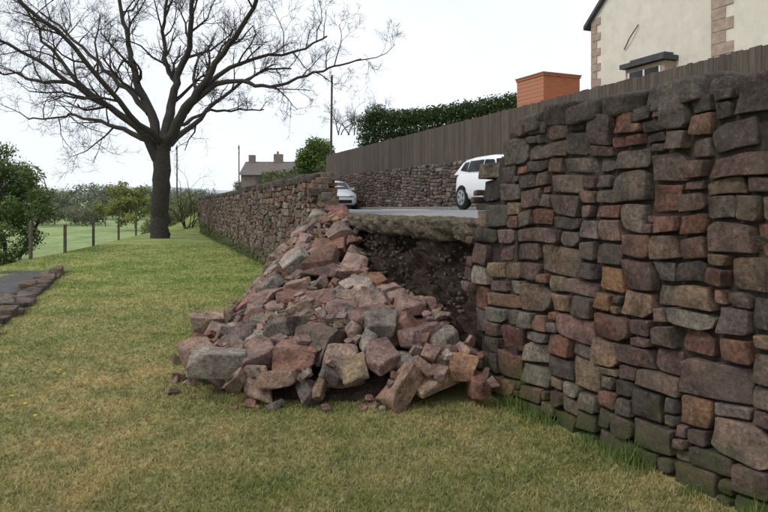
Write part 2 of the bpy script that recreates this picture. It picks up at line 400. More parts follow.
for k,(t,f) in enumerate([(-.32,1.0),(.03,.9),(1.2,.3),(2.6,-.05)]):
    p=W(S,np.full(nb,t),0); g=G(p[:,0],p[:,1]); ff=f*sm(34.4,38,S)-.04*(1-sm(34.4,35,S)); p[:,2]=g+(zroad(S)-.02-g)*ff; V.append(p)
for k in range(3):
    for i in range(nb-1): F.append([k*nb+i,k*nb+i+1,(k+1)*nb+i+1,(k+1)*nb+i])
npmesh('road_bank',np.concatenate(V),F,M['grass'],np.tile([.25,.30,.10],(4*nb,1)),True)
# ---------------------------------------------------------------- ground
u=np.linspace(-1,1,300); xs=np.sinh(u*7.2)/np.sinh(7.2)*1500-3; v=np.linspace(-.62,1,300); ys=np.sinh(v*7.2)/np.sinh(7.2)*1800+6
X,Y=np.meshgrid(xs,ys); Z=G(X,Y)
def lawncol(x,y):
    x=np.asarray(x,float); base=np.array([.295,.275,.12]); green=np.array([.26,.30,.10]); field=np.array([.26,.34,.14]); farf=np.array([.27,.33,.18])
    g=sm(5,13,y)[...,None]; c=base*(1-g)+green*g
    f=sm(.3,1.2,bxf(y)-x)[...,None]*1.0; f=np.maximum(f,sm(30,34,y)[...,None])
    c=c*(1-f)+field*f; ff=sm(80,300,y)[...,None]; return c*(1-ff)+farf*ff
C=lawncol(X.ravel(),Y.ravel()); nx=300
I=np.arange(299)[:,None]*nx+np.arange(299)[None,:]; I=I.ravel()
npmesh('ground',np.stack([X,Y,Z],-1).reshape(-1,3),np.stack([I,I+1,I+nx+1,I+nx],-1),M['grass'],C,True)
hx=np.linspace(-1400,1400,120); V=[];F=[]
for k,(yy,f) in enumerate([(700,0),(850,.6),(1000,1),(1300,.7)]):
    hh=20+10*np.sin(hx*.004+1)+6*np.sin(hx*.011)+3*np.sin(hx*.03)
    V.append(np.stack([hx,np.full(120,yy),-2+hh*f*.75],-1))
for k in range(3):
    for i in range(119): F.append([k*120+i,k*120+i+1,(k+1)*120+i+1,(k+1)*120+i])
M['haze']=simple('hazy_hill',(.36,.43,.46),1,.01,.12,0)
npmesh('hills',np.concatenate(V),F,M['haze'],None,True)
# ---------------------------------------------------------------- grass blades
toeS=np.array([4.7,5.0,5.15,5.7,6,7,7.8,9.46,10.5,11.66,12.1]); toeT=np.array([0,.45,.9,2.02,2.18,2.08,1.86,1.28,.85,.35,0])
NB=430000
r=np.exp(rng.uniform(math.log(2.0),math.log(24),NB)); th=rng.uniform(-.86,.72,NB)
bx=r*np.sin(th); by=r*np.cos(th); s_,t_=ST(bx,by)
toe=np.interp(s_,toeS,toeT,left=0,right=0)
def tarm(x,y): return np.interp(y,[3,6.4,9,12.5,13.2],[-3.6,-4.35,-5.3,-6.75,-12])
ok=(t_>.03+bend(s_))&(t_>toe-.35)&~((bx<tarm(bx,by))&(by<13.2)&(by>2))&(bx>bxf(by)-.8)
bx,by,r,s_,t_=bx[ok],by[ok],r[ok],s_[ok],t_[ok]; n=len(bx)
hgt=rng.uniform(.014,.034,n)*(1+.5*(t_-bend(s_)<.15)*rng.random(n)); wd=(.0022+.0011*r)*rng.uniform(.7,1.3,n)
az=rng.uniform(0,6.28,n); ln=rng.uniform(0,.035,n); la=rng.uniform(0,6.28,n)
z=G(bx,by)-.003
A=np.stack([bx-wd*np.cos(az),by-wd*np.sin(az),z],-1);B=np.stack([bx+wd*np.cos(az),by+wd*np.sin(az),z],-1)
Ct=np.stack([bx+ln*np.cos(la),by+ln*np.sin(la),z+hgt],-1)
V=np.stack([A,B,Ct],1).reshape(-1,3); cc=lawncol(bx,by)*rng.uniform(.85,1.55,(n,1)); dry=rng.random(n)<.14; cc[dry]=np.array([.40,.36,.2])*rng.uniform(.7,1.2,(dry.sum(),1))
npmesh('lawn_grass',V,np.arange(n*3).reshape(-1,3),M['blade'],np.repeat(cc,3,0),False)
def blades(name,pts,h,w,cols,mat='leaf',parent=None):
    V=[];Cc=[]
    for (x,y,z0),hh in zip(pts,h):
        a=rng.uniform(0,6.28); l=rng.uniform(0,.6)*abs(hh); la=rng.uniform(0,6.28)
        V+= [(x-w*math.cos(a),y-w*math.sin(a),z0),(x+w*math.cos(a),y+w*math.sin(a),z0),(x+l*math.cos(la),y+l*math.sin(la),z0+hh)]
        c=cols*rng.uniform(.6,1.3); Cc+=[c]*3
    return npmesh(name,V,np.arange(len(V)).reshape(-1,3),M[mat],np.array(Cc),False,parent)
pts=[];hs=[]
for i in range(6500):
    s=rng.uniform(1.0,5.4) if rng.random()<.7 else rng.uniform(11.5,36); t=abs(rng.normal(0,.07))+float(bend(s))
    cl=.5+.5*math.sin(s*7)+.4*math.sin(s*17+1)
    if cl<.3: continue
    p=W(s,t,0); pts.append((p[0],p[1],float(G(p[0],p[1])))); hs.append(rng.uniform(.03,.12)*cl)
for i in range(1500):   # tufts round the toe of the fall
    s=rng.uniform(5,11.5); t=float(np.interp(s,toeS,toeT))+rng.normal(.0,.06)
    if math.sin(s*9)+math.sin(s*23)<-.1: continue
    p=W(s,t,0); pts.append((p[0],p[1],float(G(p[0],p[1])))); hs.append(rng.uniform(.03,.07))
blades('weeds',pts,hs,.005,np.array([.15,.21,.055]))
pts=[];hs=[]
for i in range(3400):
    s=rng.uniform(5.2,10.7); t=float(edge(s))+rng.uniform(-.32,.02)
    if math.sin(s*4)+math.sin(s*11+t*9)+rng.normal(0,.4)<0: continue
    p=W(s,t,float(zroad(s))+.005); pts.append(tuple(p)); hs.append(rng.uniform(.012,.04))
blades('verge_grass',pts,hs,.005,np.array([.2,.19,.09]))
mb=MB()
for px,py in [(60,375),(64,379),(25,408),(12,400),(35,420)]:
    yy=1.6*600/(py-195); xx=(px-384)/600*yy
    for k in range(10):
        a=k*.628; c,s2=math.cos(a),math.sin(a); z0=float(G(xx,yy))+.035
        mb.add([(xx,yy,z0+.004),(xx+.012*math.cos(a-.3),yy+.012*math.sin(a-.3),z0),(xx+.015*c,yy+.015*s2,z0+.004),(xx+.012*math.cos(a+.3),yy+.012*math.sin(a+.3),z0)],[[0,1,2,3]])
mb.make('dandelions',M['yellow'])
# ---------------------------------------------------------------- collapse: soil + rubble
def h0(s): return np.interp(s,[4.8,5.4,5.8,6.5,7.3,8.0,8.6,9.3,10.1,10.6,11.4,12.1],[.08,.20,.30,.31,.33,.48,.74,.96,1.08,.92,.3,.0])
def target(s,t):
    T=np.interp(s,toeS,toeT,left=0.01,right=0.01); u=np.clip(t/np.maximum(T,.01),0,1)
    out=h0(s)*(1-u**1.45)+.22*(1-u**6)*(t<T)
    return np.where(t<0,h0(s)+.22-t*.3,out)
S=np.arange(5.25,12.3,.035); K=64; V=[]
for k in range(K):
    f=k/(K-1); toe=np.interp(S,toeS,toeT)
    if f<.35:
        t=toe*(1-f/.35)*.88; z=target(S,t)-.24
    else:
        g=(f-.35)/.65; z0=target(S,0)-.24; zt=zroad(S)-.14
        back=-.34+.08*np.sin(S*2.1)+.06*np.sin(S*4.7+1)
        t=(-.04+back*np.minimum(g*1.15,1)**.9); z=z0*(1-g)+zt*g
    a_=.016+.034*(f>.35)
    nz=a_*(np.sin(S*4.3+k*.31)+.7*np.sin(S*9.1-k*.45+1)+.6*np.sin(S*19+k*.8)+.45*np.sin(S*37-k*1.4))+rng.normal(0,.012,len(S))
    t=t+nz*(1 if f>.35 else .3)*(f<.97)-(f>.3)*.12*(1-sm(5.5,5.8,S)); p=W(S,t,z+nz*.4*(f<.95)); V.append(p)
n=len(S); F=[[k*n+i,k*n+i+1,(k+1)*n+i+1,(k+1)*n+i] for k in range(K-1) for i in range(n-1)]
npmesh('soil_bank',np.concatenate(V),F,M['soil'],None,True)
cell=.025; s0g,t0g=4.6,-.9; ns=int(7.8/cell); ntg=int(3.6/cell)
gs=s0g+(np.arange(ns)+.5)*cell; gt=t0g+(np.arange(ntg)+.5)*cell; GS,GT=np.meshgrid(gs,gt,indexing='ij')
p=W(GS,GT,0*GS); ground=G(p[...,0],p[...,1])
tgt=target(GS,GT); tgt=np.where(GT>np.interp(GS,toeS,toeT),-1,tgt)
backlim=np.interp(GS,[5,8.0,9.0,10],[.0,.0,-.25,-.35])
blocked=((GT<.10)&(GS<5.62))|((GT<.06)&(GS>10.3))|(GT<backlim)
tgt[blocked]=-1
hm=np.maximum(ground,np.where(~blocked&(tgt>-1),tgt-.26,ground))
def hull(size):
    el=rng.uniform(.95,1.7); fl=rng.uniform(.45,.85); half=np.array([size*el,size,size*fl])/2
    planes=[]
    for ax in range(3):
        for sg in (-1,1):
            nrm=rng.normal(0,.2,3); nrm[ax]=sg; nrm/=np.linalg.norm(nrm); planes.append((nrm,half[ax]*rng.uniform(.85,1.05)))
    for k in range(rng.integers(3,8)):
        nrm=np.array([random.choice([-1,1])*rng.uniform(.3,1) for _ in range(3)])
        if rng.random()<.5: nrm[rng.integers(3)]*=.15
        nrm/=np.linalg.norm(nrm); dd=(np.abs(nrm)*half).sum(); planes.append((nrm,dd*rng.uniform(.66,.9)))
    return planes,half
def hull_mesh(planes,Mx,loc,bev,size):
    bm=bmesh.new(); bmesh.ops.create_cube(bm,size=3)
    for nrm,d in planes:
        g=bm.verts[:]+bm.edges[:]+bm.faces[:]
        r=bmesh.ops.bisect_plane(bm,geom=g,plane_co=Vector(nrm*d),plane_no=Vector(nrm),clear_outer=True)
        es=[e for e in r['geom_cut'] if isinstance(e,bmesh.types.BMEdge)]
        if es:
            try: bmesh.ops.contextual_create(bm,geom=es)
            except Exception: pass
    if len(bm.faces)<4: bm.free(); return None
    bmesh.ops.remove_doubles(bm,verts=bm.verts[:],dist=bev*.9)
    bmesh.ops.bevel(bm,geom=bm.edges[:],offset=bev,offset_type='OFFSET',segments=1,profile=.5,affect='EDGES',clamp_overlap=True)
    bmesh.ops.triangulate(bm,faces=bm.faces[:])
    if size>.12:
        long=[e for e in bm.edges if e.calc_length()>.06]
        bmesh.ops.subdivide_edges(bm,edges=long,cuts=2,use_grid_fill=True)
        bmesh.ops.triangulate(bm,faces=bm.faces[:])
    bm.verts.index_update()
    V=np.array([v.co[:] for v in bm.verts]); F=np.array([[v.index for v in f.verts] for f in bm.faces]); bm.free()
    if size>.12:
        k=rng.normal(size=(6,3)); k/=np.linalg.norm(k,axis=1,keepdims=True); fq=np.geomspace(14,70,6)
        V=V+ (V/np.linalg.norm(V,axis=1,keepdims=True))*((np.sin(V@(k*fq[:,None]).T+rng.uniform(0,6,6))*(14/fq)**.5).sum(1)*.0042)[:,None]
    return V@Mx.T+loc,F
def drop(count,size_f,mb,colf,tol,tilt=.42,mode='deficit',cand=5):
    global hm
    placed=0; tries=0
    valid=np.argwhere(tgt>-1)
    while placed<count and tries<count*5:
        tries+=1
        c=valid[rng.integers(len(valid),size=25)]
        df=tgt[c[:,0],c[:,1]]-hm[c[:,0],c[:,1]]
        j=np.argmax(df) if mode=='deficit' else rng.integers(25)
        i0,j0=c[j]; size=size_f()
        planes,half=hull(size)
        rad=np.linalg.norm(half); k=int(rad/cell)+1
        a0,a1=max(0,i0-k),min(ns,i0+k+1); b0,b1=max(0,j0-k),min(ntg,j0+k+1)
        xs_=GS[a0:a1,b0:b1]-gs[i0]; ys_=GT[a0:a1,b0:b1]-gt[j0]; sub=hm[a0:a1,b0:b1]; tg=np.maximum(tgt[a0:a1,b0:b1],.18)
        sl=-math.atan(h0(gs[i0])/2+.08); best=None
        for q in range(cand):
            E=Euler((rng.normal(0,tilt),rng.normal(0,tilt),0)); R=np.array((Matrix.Rotation(sl,3,'X')@E.to_matrix()@Matrix.Rotation(rng.uniform(0,6.28),3,'Z')))
            if rng.random()<.3: R=R@np.array(Matrix.Rotation(rng.uniform(.6,1.5),3,'X'))
            zl=np.full(xs_.shape,-9.);zh=np.full(xs_.shape,9.)
            for nr,d in planes:
                nr=R@nr
                if abs(nr[2])<1e-4: continue
                zz=(d-nr[0]*xs_-nr[1]*ys_)/nr[2]
                if nr[2]<0: zl=np.maximum(zl,zz)
                else: zh=np.minimum(zh,zz)
            ins=zh>zl
            if ins.sum()<3 or (blocked[a0:a1,b0:b1]&ins).any(): continue
            need=np.sort((sub-zl)[ins]); z0=need[int(len(need)*.86)]
            over=((z0+zh)[ins]-tg[ins]).max(); gapm=(z0+zl-sub)[ins].clip(0).mean()
            score=over+2.0*gapm
            if best is None or score<best[0]: best=(score,over,R,zl,zh,ins,z0)
        if best is None: continue
        _,over,R,zl,zh,ins,z0=best
        if over>tol*size: continue
        hm[a0:a1,b0:b1]=np.where(ins,np.maximum(sub,z0+zh),sub)
        r_=hull_mesh(planes,R,np.array([gs[i0],gt[j0],z0]),min(.010,size*.05),size)
        if r_ is None: continue
        V,F=r_; mb.add(W(V[:,0],V[:,1],V[:,2]),F[:, ::-1],colf()); placed+=1
    return placed
def colRub(): return pick(dict(light=1.8,grey=1.8,pink=3.6,red=2.2,tan=1.8,orange=.3,purple=1.8,dark=.3))*1.3
rub=MB()
cnts=[drop(190,lambda:rng.uniform(.23,.36),rub,colRub,.66),
drop(330,lambda:rng.uniform(.15,.26),rub,colRub,.7),
drop(330,lambda:rng.uniform(.09,.16),rub,colRub,.9,cand=4),
drop(70,lambda:rng.uniform(.2,.30),rub,colRub,.8,mode='any'),
drop(300,lambda:rng.uniform(.03,.08),rub,colRub,1.5,mode='any',cand=2)]
# a few pieces rolled onto the grass
for i in range(34):
    s=rng.uniform(5.0,9.5); t=float(np.interp(s,toeS,toeT))+abs(rng.normal(.05,.12)); size=rng.uniform(.03,.10)
    pl,half=hull(size); R=np.array(Euler((rng.normal(0,.3),rng.normal(0,.3),rng.uniform(0,6))).to_matrix()); p=W(s,t,0)
    r_=hull_mesh(pl,R,np.array([s,t,float(G(p[0],p[1]))+half[2]*.7]),size*.05,size)
    if r_: rub.add(W(r_[0][:,0],r_[0][:,1],r_[0][:,2]),r_[1][:, ::-1],colRub())
rub.make('collapsed_stone_pile',M['rubble'],False)
cr=MB()
for i in range(500):
    s=rng.uniform(5.7,9.6); g=rng.random(); z=(target(s,0)-.2)*(1-g)+(zroad(s)-.2)*g; t=-.32*g**.9-.03; sz=rng.uniform(.006,.025)
    p=stone(T_lo,(sz,sz*.8,sz*.7),sz*.3,.3,.001); cr.add(W(s+p[:,0],t+p[:,1],z+p[:,2]),T_lo[1][:, ::-1],np.array([.09,.07,.057])*rng.uniform(.6,1.8))
cr.make('earth_clods',M['rubble'],True)
# ---------------------------------------------------------------- tarmac patch and stone edging
ysl=np.linspace(2,13,40); V=[]
for y in ysl:
    xr=float(tarm(0,min(y,12.4)))
    for k,f in enumerate([0,.3,1]):
        x=xr-.05-f*(3.0 if y<12.5 else 1.5); V.append((x,y,float(G(x,y))+.03))
F=[[i*3+k,i*3+k+1,(i+1)*3+k+1,(i+1)*3+k][::-1] for i in range(39) for k in range(2)]
npmesh('tarmac_path',V,F,M['tarmac'],None,True)
mb=MB(); y=2.5
while y<12.6:
    L=rng.uniform(.22,.5)
    for row in range(2):
        x=float(tarm(0,y))-.06-row*.2+rng.normal(0,.03)
        p=stone(T_mid,(L/2,.11,.1),.02,.3,.005); ang=math.atan2(6.1,-2.4)
        q=np.stack([x+p[:,0]*math.cos(ang)-p[:,1]*math.sin(ang),y+p[:,0]*math.sin(ang)+p[:,1]*math.cos(ang),float(G(x,y))-.01-row*.02+p[:,2]+rng.normal(0,.03)],-1)
        mb.add(q,T_mid[1],pick(dict(grey=3,purple=2,tan=2,dark=1)))
    y+=L*.93
mb.make('stone_edging',M['farstone'],True)
# ---------------------------------------------------------------- foliage
def foliage(name,clumps,n,size,cols,mat='leaf',parent=None,shell=.35):
    cl=np.array(clumps,float); vol=cl[:,3]*cl[:,4]*cl[:,5]; idx=rng.choice(len(cl),n,p=vol/vol.sum())
    d=rng.normal(size=(n,3)); d/=np.linalg.norm(d,axis=1,keepdims=True); rr=rng.uniform(shell,1,n)**.6
    P=cl[idx,:3]+d*rr[:,None]*cl[idx,3:]*(1+.18*rng.normal(size=(n,1)))
    a=rng.normal(size=(n,3)); a/=np.linalg.norm(a,axis=1,keepdims=True); b=np.cross(a,rng.normal(size=(n,3))); b/=np.linalg.norm(b,axis=1,keepdims=True)
    sz=size*rng.uniform(.5,1.3,(n,1))
    V=np.stack([P-a*sz,P-b*sz*.5,P+a*sz,P+b*sz*.5],1).reshape(-1,3)
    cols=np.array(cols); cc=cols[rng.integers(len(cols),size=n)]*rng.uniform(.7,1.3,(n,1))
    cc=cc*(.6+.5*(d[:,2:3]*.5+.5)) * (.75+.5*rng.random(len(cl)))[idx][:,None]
    return npmesh(name,V,np.arange(4*n).reshape(-1,4),M[mat],np.repeat(cc,4,0),False,parent)
def PX(px,py,Y): return ((px-384)/600*Y, Y, 1.6+(195-py)/600*Y)
dg=[(.05,.085,.025),(.075,.12,.035),(.04,.065,.02)]; lg=[(.11,.17,.035),(.14,.2,.045),(.08,.13,.03)]; yg=[(.26,.28,.08),(.2,.24,.07),(.3,.3,.1)]
cl=[]
for px in range(364,522,5):
    f=(px-358)/162; Y=37-9*f; ty=np.interp(px,[358,400,460,520],[113,110,106,96])+rng.uniform(-2.5,2.5)
    x,_,zt=PX(px,ty,Y)
    for z in np.arange(3.2,zt-.2,.55): cl.append((x,Y+rng.uniform(-.2,.2),z,.5,.7,.5))
    cl.append((x,Y,zt-.35,.4,.6,.4))
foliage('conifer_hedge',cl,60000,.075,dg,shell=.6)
cl=[]
for s in np.arange(38.5,80,1.0):
    p=W(s,-8.3+rng.uniform(-.4,.4),0)
    h=np.interp(s,[38,45,60,80],[3.0,3.3,3.4,3.0])+rng.uniform(-.35,.35)
    for z in np.arange(.4,h,.6): cl.append((p[0],p[1],z,.7,.7,.5))
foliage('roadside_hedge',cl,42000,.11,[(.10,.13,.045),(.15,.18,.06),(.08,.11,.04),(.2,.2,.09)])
cl=[]
for s in np.arange(37.6,58,.45):
    for t in (rng.uniform(-.2,.5),rng.uniform(.5,1.6),rng.uniform(1.6,2.6)):
        p=W(s,t,0); base=float(G(p[0],p[1])); top=base+(zroad(s)-base)*max(0,1-t/2.4)+rng.uniform(.2,.7 if t>.5 else 1.1)
        for z in np.arange(top-.8,top,.35): cl.append((p[0],p[1],z,.5,.5,.35))
foliage('bank_shrubs',cl,34000,.08,[(.18,.22,.08),(.24,.27,.11),(.2,.18,.11),(.15,.19,.06)],shell=.1)
cl=[]
for i in range(16):
    x,y,z=PX(rng.uniform(302,326),rng.uniform(147,172),43+rng.uniform(-1,1)); cl.append((x,y,z,.7,.7,.7))
foliage('roadside_bush',cl,9000,.1,lg)
bt=empty('bushy_tree'); cl=[]
for i in range(120):
    px=rng.uniform(-95,46); py=rng.uniform(146,262)
    if (px-(-25))**2/70**2+(py-206)**2/60**2>1: continue
    x,y,z=PX(px,py,20+rng.uniform(-1.6,1.6)); cl.append((x,y,z,.42,.42,.32))
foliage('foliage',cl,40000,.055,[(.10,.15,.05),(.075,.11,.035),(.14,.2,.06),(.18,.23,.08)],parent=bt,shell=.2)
cl=[]
for i in range(150):
    px=rng.uniform(-40,215); Y=rng.uniform(75,140)
    topy=np.interp(px,[-40,40,62,75,100,118,150,180,215],[180,186,190,182,181,187,184,188,190])+abs(rng.normal(0,5))
    x,_,zt=PX(px,topy,Y)
    for k in range(4):
        z=-1+(zt+1)*(k+.5)/4.3; cl.append((x+rng.normal(0,.8),Y,z,1.4,1.4,1.0))
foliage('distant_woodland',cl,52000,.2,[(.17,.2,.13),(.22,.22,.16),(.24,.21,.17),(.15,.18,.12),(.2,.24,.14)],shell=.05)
cl=[]
for (px,py,Y,rx) in [(128,196,48,1.6),(120,204,47,1.3),(138,205,48,1.5),(108,208,50,1.3),(146,200,50,1.2),(132,212,47,1.4),(126,188,48,.9)]:
    x,y,z=PX(px,py,Y)
    for k in range(4): cl.append((x+rng.normal(0,.5),y+rng.normal(0,.5),z+rng.normal(0,.4),rx*.5,.6,.5))
foliage('field_shrub',cl,6500,.11,yg,shell=.1)
cl=[]
for i in range(60):
    px=rng.uniform(36,100) if i<40 else rng.uniform(160,185); x,y,z=PX(px,216-abs(rng.normal(0,5)),60+rng.normal(0,2)); cl.append((x,y,z-.3,.9,.8,.7))
foliage('field_hedge',cl,9000,.13,[(.14,.17,.09),(.18,.19,.11),(.17,.15,.11)],shell=.1)
# ---------------------------------------------------------------- trees
rng=np.random.default_rng(21)
def tube(mb,pts,rad,sides):
    pts=np.array(pts,float); n=len(pts); tan=np.gradient(pts,axis=0); tan/=np.linalg.norm(tan,axis=1,keepdims=True)+1e-9
    ref=np.array([.31,.2,.93]) if abs(tan[0,2])<.8 else np.array([1.,.1,.1])
    a=np.cross(tan,ref); a/=np.linalg.norm(a,axis=1,keepdims=True)+1e-9; b=np.cross(tan,a)
    ang=np.arange(sides)/sides*2*math.pi; rad=np.array(rad)[:,None,None]
    V=pts[:,None,:]+rad*(np.cos(ang)[None,:,None]*a[:,None,:]+np.sin(ang)[None,:,None]*b[:,None,:])
    i=np.arange(n-1)[:,None]*sides; j=np.arange(sides)[None,:]; j2=(j+1)%sides
    F=np.stack([i+j,i+j2,i+sides+j2,i+sides+j],-1).reshape(-1,4); mb.add(V.reshape(-1,3),F)
def grow(mb,p,d,L,r,level,maxl):
    n=4 if level<maxl else 3
    pts=[p]; q=np.array(p,float); dd=np.array(d,float); seg=L/n
    for i in range(n):
        dd=dd+rng.normal(0,.24,3)+np.array([0,0,.05]); dd/=np.linalg.norm(dd); q=q+dd*seg; pts.append(q.copy())
    rad=np.linspace(r,r*.35,n+1); tube(mb,pts,rad,5 if level==0 else 3)
    if level<maxl:
        k=int(rng.integers(4,7))
        for c in range(k):
            f=rng.uniform(.2,1); i=min(int(f*n),n-1); b_=pts[i]+(pts[i+1]-pts[i])*(f*n-i)
            dr=(pts[i+1]-pts[i]); dr/=np.linalg.norm(dr); side=rng.normal(size=3); side-=dr*side.dot(dr); side/=np.linalg.norm(side)
            nd=dr*.7+side*.75+np.array([0,0,.12]); nd/=np.linalg.norm(nd)
            grow(mb,b_,nd,L*rng.uniform(.4,.65),max(r*.5*(1-.4*f),.006),level+1,maxl)
TY=26.5; tree=MB(); k_=TY/600
def limb(pp,r0,r1,sub=True,nsub=9,sides=8,Ls=2.6):
    pts=np.array([[(x-384)*k_,TY+dy,1.6+(195-y)*k_] for x,y,dy in pp])
    m=len(pts); tt=np.linspace(0,m-1,m*4-3); P=[]
    for t in tt:
        i=int(min(t,m-2)); f=t-i; p0=pts[max(i-1,0)];p1=pts[i];p2=pts[i+1];p3=pts[min(i+2,m-1)]
        P.append(.5*((2*p1)+(-p0+p2)*f+(2*p0-5*p1+4*p2-p3)*f*f+(-p0+3*p1-3*p2+p3)*f**3))
    P=np.array(P); P[1:-1]+=rng.normal(0,.05,(len(P)-2,3)); rad=np.geomspace(r0,r1,len(P))*k_*.84
    tube(tree,P,rad,sides)
    if sub:
        for c in range(nsub):
            f=(.25+.75*(c+rng.random())/nsub); x=f*(len(P)-1); i=min(int(x),len(P)-2); b_=P[i]+(P[i+1]-P[i])*(x-i)
            dr=P[i+1]-P[i]; dr/=np.linalg.norm(dr); side=rng.normal(size=3); side-=dr*side.dot(dr); side/=np.linalg.norm(side)
            nd=dr*.6+side*.8+np.array([0,0,.15]); nd/=np.linalg.norm(nd)
            grow(tree,b_,nd,Ls*rng.uniform(.6,1.15)*(1.1-.4*f),max(rad[i]*.5,.03),0,3)
limb([(160,249,0),(160,236,0),(160,205,0),(161,170,0),(163,140,0)],11.5,9.5,False,sides=14)
tube(tree,[np.array(PX(160,252,TY)),np.array(PX(160,240,TY)),np.array(PX(160,228,TY))],[.6,.44,.36],14)
limb([(161,165,0),(142,128,-.5),(112,106,-1),(85,88,-1.5),(50,62,-2),(12,44,-2.5)],6.5,1.3)
limb([(161,150,0),(146,112,.5),(127,75,1),(116,45,1.5),(104,8,2),(98,-35,2)],7,2)
limb([(163,148,0),(168,112,.3),(172,80,.6),(186,45,.3),(196,8,-.5),(202,-45,-1)],7.5,2)
limb([(165,150,0),(186,116,-.6),(206,95,-1),(226,70,-1.6),(252,40,-2),(278,8,-3),(290,-25,-3.5)],7,1.6)
limb([(186,116,-.6),(216,93,-1),(250,86,-1.3),(276,93,-1.5),(310,79,-1),(336,72,-1),(362,64,-1)],4.2,.9)
limb([(150,140,-.3),(120,129,.5),(80,116,1),(40,110,2),(-5,112,2.5)],4,1)
limb([(145,112,.5),(110,82,1.6),(70,50,2.5),(30,15,3),(-5,-12,3.5)],4.4,1.2)
limb([(172,80,.6),(152,50,1.5),(148,8,2),(150,-40,2)],4,1.5)
limb([(164,146,0),(178,120,2),(200,80,4),(235,50,5),(270,40,6)],4.5,1.2)
limb([(162,146,0),(150,120,-2),(120,70,-4),(80,30,-5),(50,-10,-6)],4.5,1.2)
limb([(206,95,-1),(240,62,0),(290,45,1),(325,30,1)],3.4,1,nsub=8)
limb([(112,106,-1),(80,75,-1),(50,35,-1),(28,0,-1)],3.2,1,nsub=7)
limb([(85,88,-1.5),(50,84,-1),(15,74,0),(-20,70,0)],2.6,.8,nsub=7)
limb([(180,125,0),(200,108,1.5),(225,102,2.5),(248,98,3.5)],2.6,.8,nsub=5,Ls=1.6)
tree.make('bare_oak_tree',M['bark'],True)
sh=MB()
for i in range(9):
    p=np.array(PX(190+rng.uniform(-6,6),231,33)); grow(sh,p,np.array([rng.normal(0,.25),rng.normal(0,.2),1]),2.7*rng.uniform(.6,1.1),.035,1,3)
sh.make('bare_shrub',M['bark'],True)
sh=MB()
for i in range(16):
    p=np.array(PX(rng.uniform(338,398),135,39+rng.uniform(-1,1))); grow(sh,p,np.array([rng.normal(0,.3),rng.normal(0,.2),1]),1.9*rng.uniform(.6,1.1),.04,0,3)
sh.make('bare_thicket',M['bark'],True)
st=MB()
for i in range(8):
    p=np.array(PX(rng.uniform(-50,20),258,20)); grow(st,p,np.array([rng.normal(0,.5),0,1]),2.6,.07,0,2)
st.make('stems',M['bark'],True,bt)
# ---------------------------------------------------------------- poles & wire fence
def pole(name,px,pyt,Y,r,lean=0):
    mb=MB(); b_=np.array(PX(px+lean,pyt,Y)); a=np.array([(px-384)/600*Y,Y,-.8])
    tube(mb,[a,(a+b_)/2,b_],[r,r*.9,r*.75],10)
    e=empty(name); mb.make('shaft',M['post'],True,e)
    m2=MB(); m2.wbox(b_[0]-.06,b_[0]+.06,Y-.14-r,Y-r,b_[2]-.5,b_[2]-.2); m2.wbox(b_[0]-.05,b_[0]+.05,Y-.1-r,Y-r,b_[2]-1.0,b_[2]-.85)
    m2.make('insulator_bracket',M['dark'],False,e)
pole('utility_pole',330,75,37,.085,2)
pole('utility_pole',239,145,70,.08); pole('utility_pole',177,145,62,.08)
wf=MB(); post=[]
for (x,y) in [(-9.1,13.5),(-9.6,16.3),(-10.1,19),(-10.8,22.3),(-11.5,26),(-12.4,30),(-13.2,34),(-14,38),(-15,42),(-16.5,47),(-18.5,50),(-22,53),(-26,56),(-30,59),(-34,62)]:
    z=float(G(x,y)); wf.wbox(x-.035,x+.035,y-.035,y+.035,z-.2,z+.95+rng.uniform(-.08,.08)); post.append((x,y,z))
e=empty('wire_fence'); wf.make('posts',M['post'],False,e); ww=MB()
for a,b_ in zip(post[:-1],post[1:]):
    for h in (.35,.6,.85): tube(ww,[np.array(a)+(0,0,h),np.array(b_)+(0,0,h)],[.005,.005],3)
ww.make('wires',M['wire'],False,e)
# ---------------------------------------------------------------- buildings
house=empty('rendered_house'); TH=-13.94; zE=8.5; sA=20.3; sM=14.5; sB=8.7; zA=zE+(sA-sM)*.86
hb=MB(); hb.box(sB,sA,TH-9,TH,2.5,zE)
gab=W(np.array([sB,sA,sM,sB,sA,sM]),np.array([TH,TH,TH,TH-9,TH-9,TH-9]),np.array([zE,zE,zA,zE,zE,zA]))
hb.make('walls',M['render'],False,house)
g=MB(); g.add(gab,[[0,1,2],[3,5,4]]); g.make('gable',M['render'],False,house)
rf=MB()
for se,sgn in ((sA,1),(sB,-1)):
    so=se+sgn*.3; zo=zE-.26
    S8=np.array([so,sM,sM,so]*2); T8=np.array([TH+.18,TH+.18,TH-9.2,TH-9.2]*2); Z8=np.array([zo,zA,zA,zo,zo+.16,zA+.18,zA+.18,zo+.16])
    rf.add(W(S8,T8,Z8),[[0,3,2,1],[4,5,6,7],[0,1,5,4],[1,2,6,5],[2,3,7,6],[3,0,4,7]])
rf.make('roof',M['slate'],False,house)
q=MB(); z=2.6; k=0
while z<zE-.2:
    h=.3; L=.5 if k%2 else .3; q.box(sA-L,sA+.03,TH-.25,TH+.03,z,z+h-.015); z+=h; k+=1
q.make('quoins',M['quoin'],False,house)
wg=MB(); wg.box(5.0,14.45,TH+.003,TH+.4,2.5,11.5); wg.make('wing',M['render'],False,house)
wr_=MB(); wr_.box(4.8,14.7,TH-.2,TH+.6,11.5,11.7); wr_.make('wing_eaves',M['slate'],False,house)
q=MB(); z=2.6; k=0
while z<11.3:
    h=.36; L=.72 if k%2 else .46; q.box(14.45-L,14.48,TH+.1,TH+.43,z,z+h-.02); z+=h; k+=1
q.make('wing_quoins',M['quoin'],False,house)
w0,w1=16.2,17.95
wn=MB(); wn.box(w0,w1,TH+.003,TH+.5,4.0,6.1); wn.make('bay_window_surround',M['quoin'],False,house)
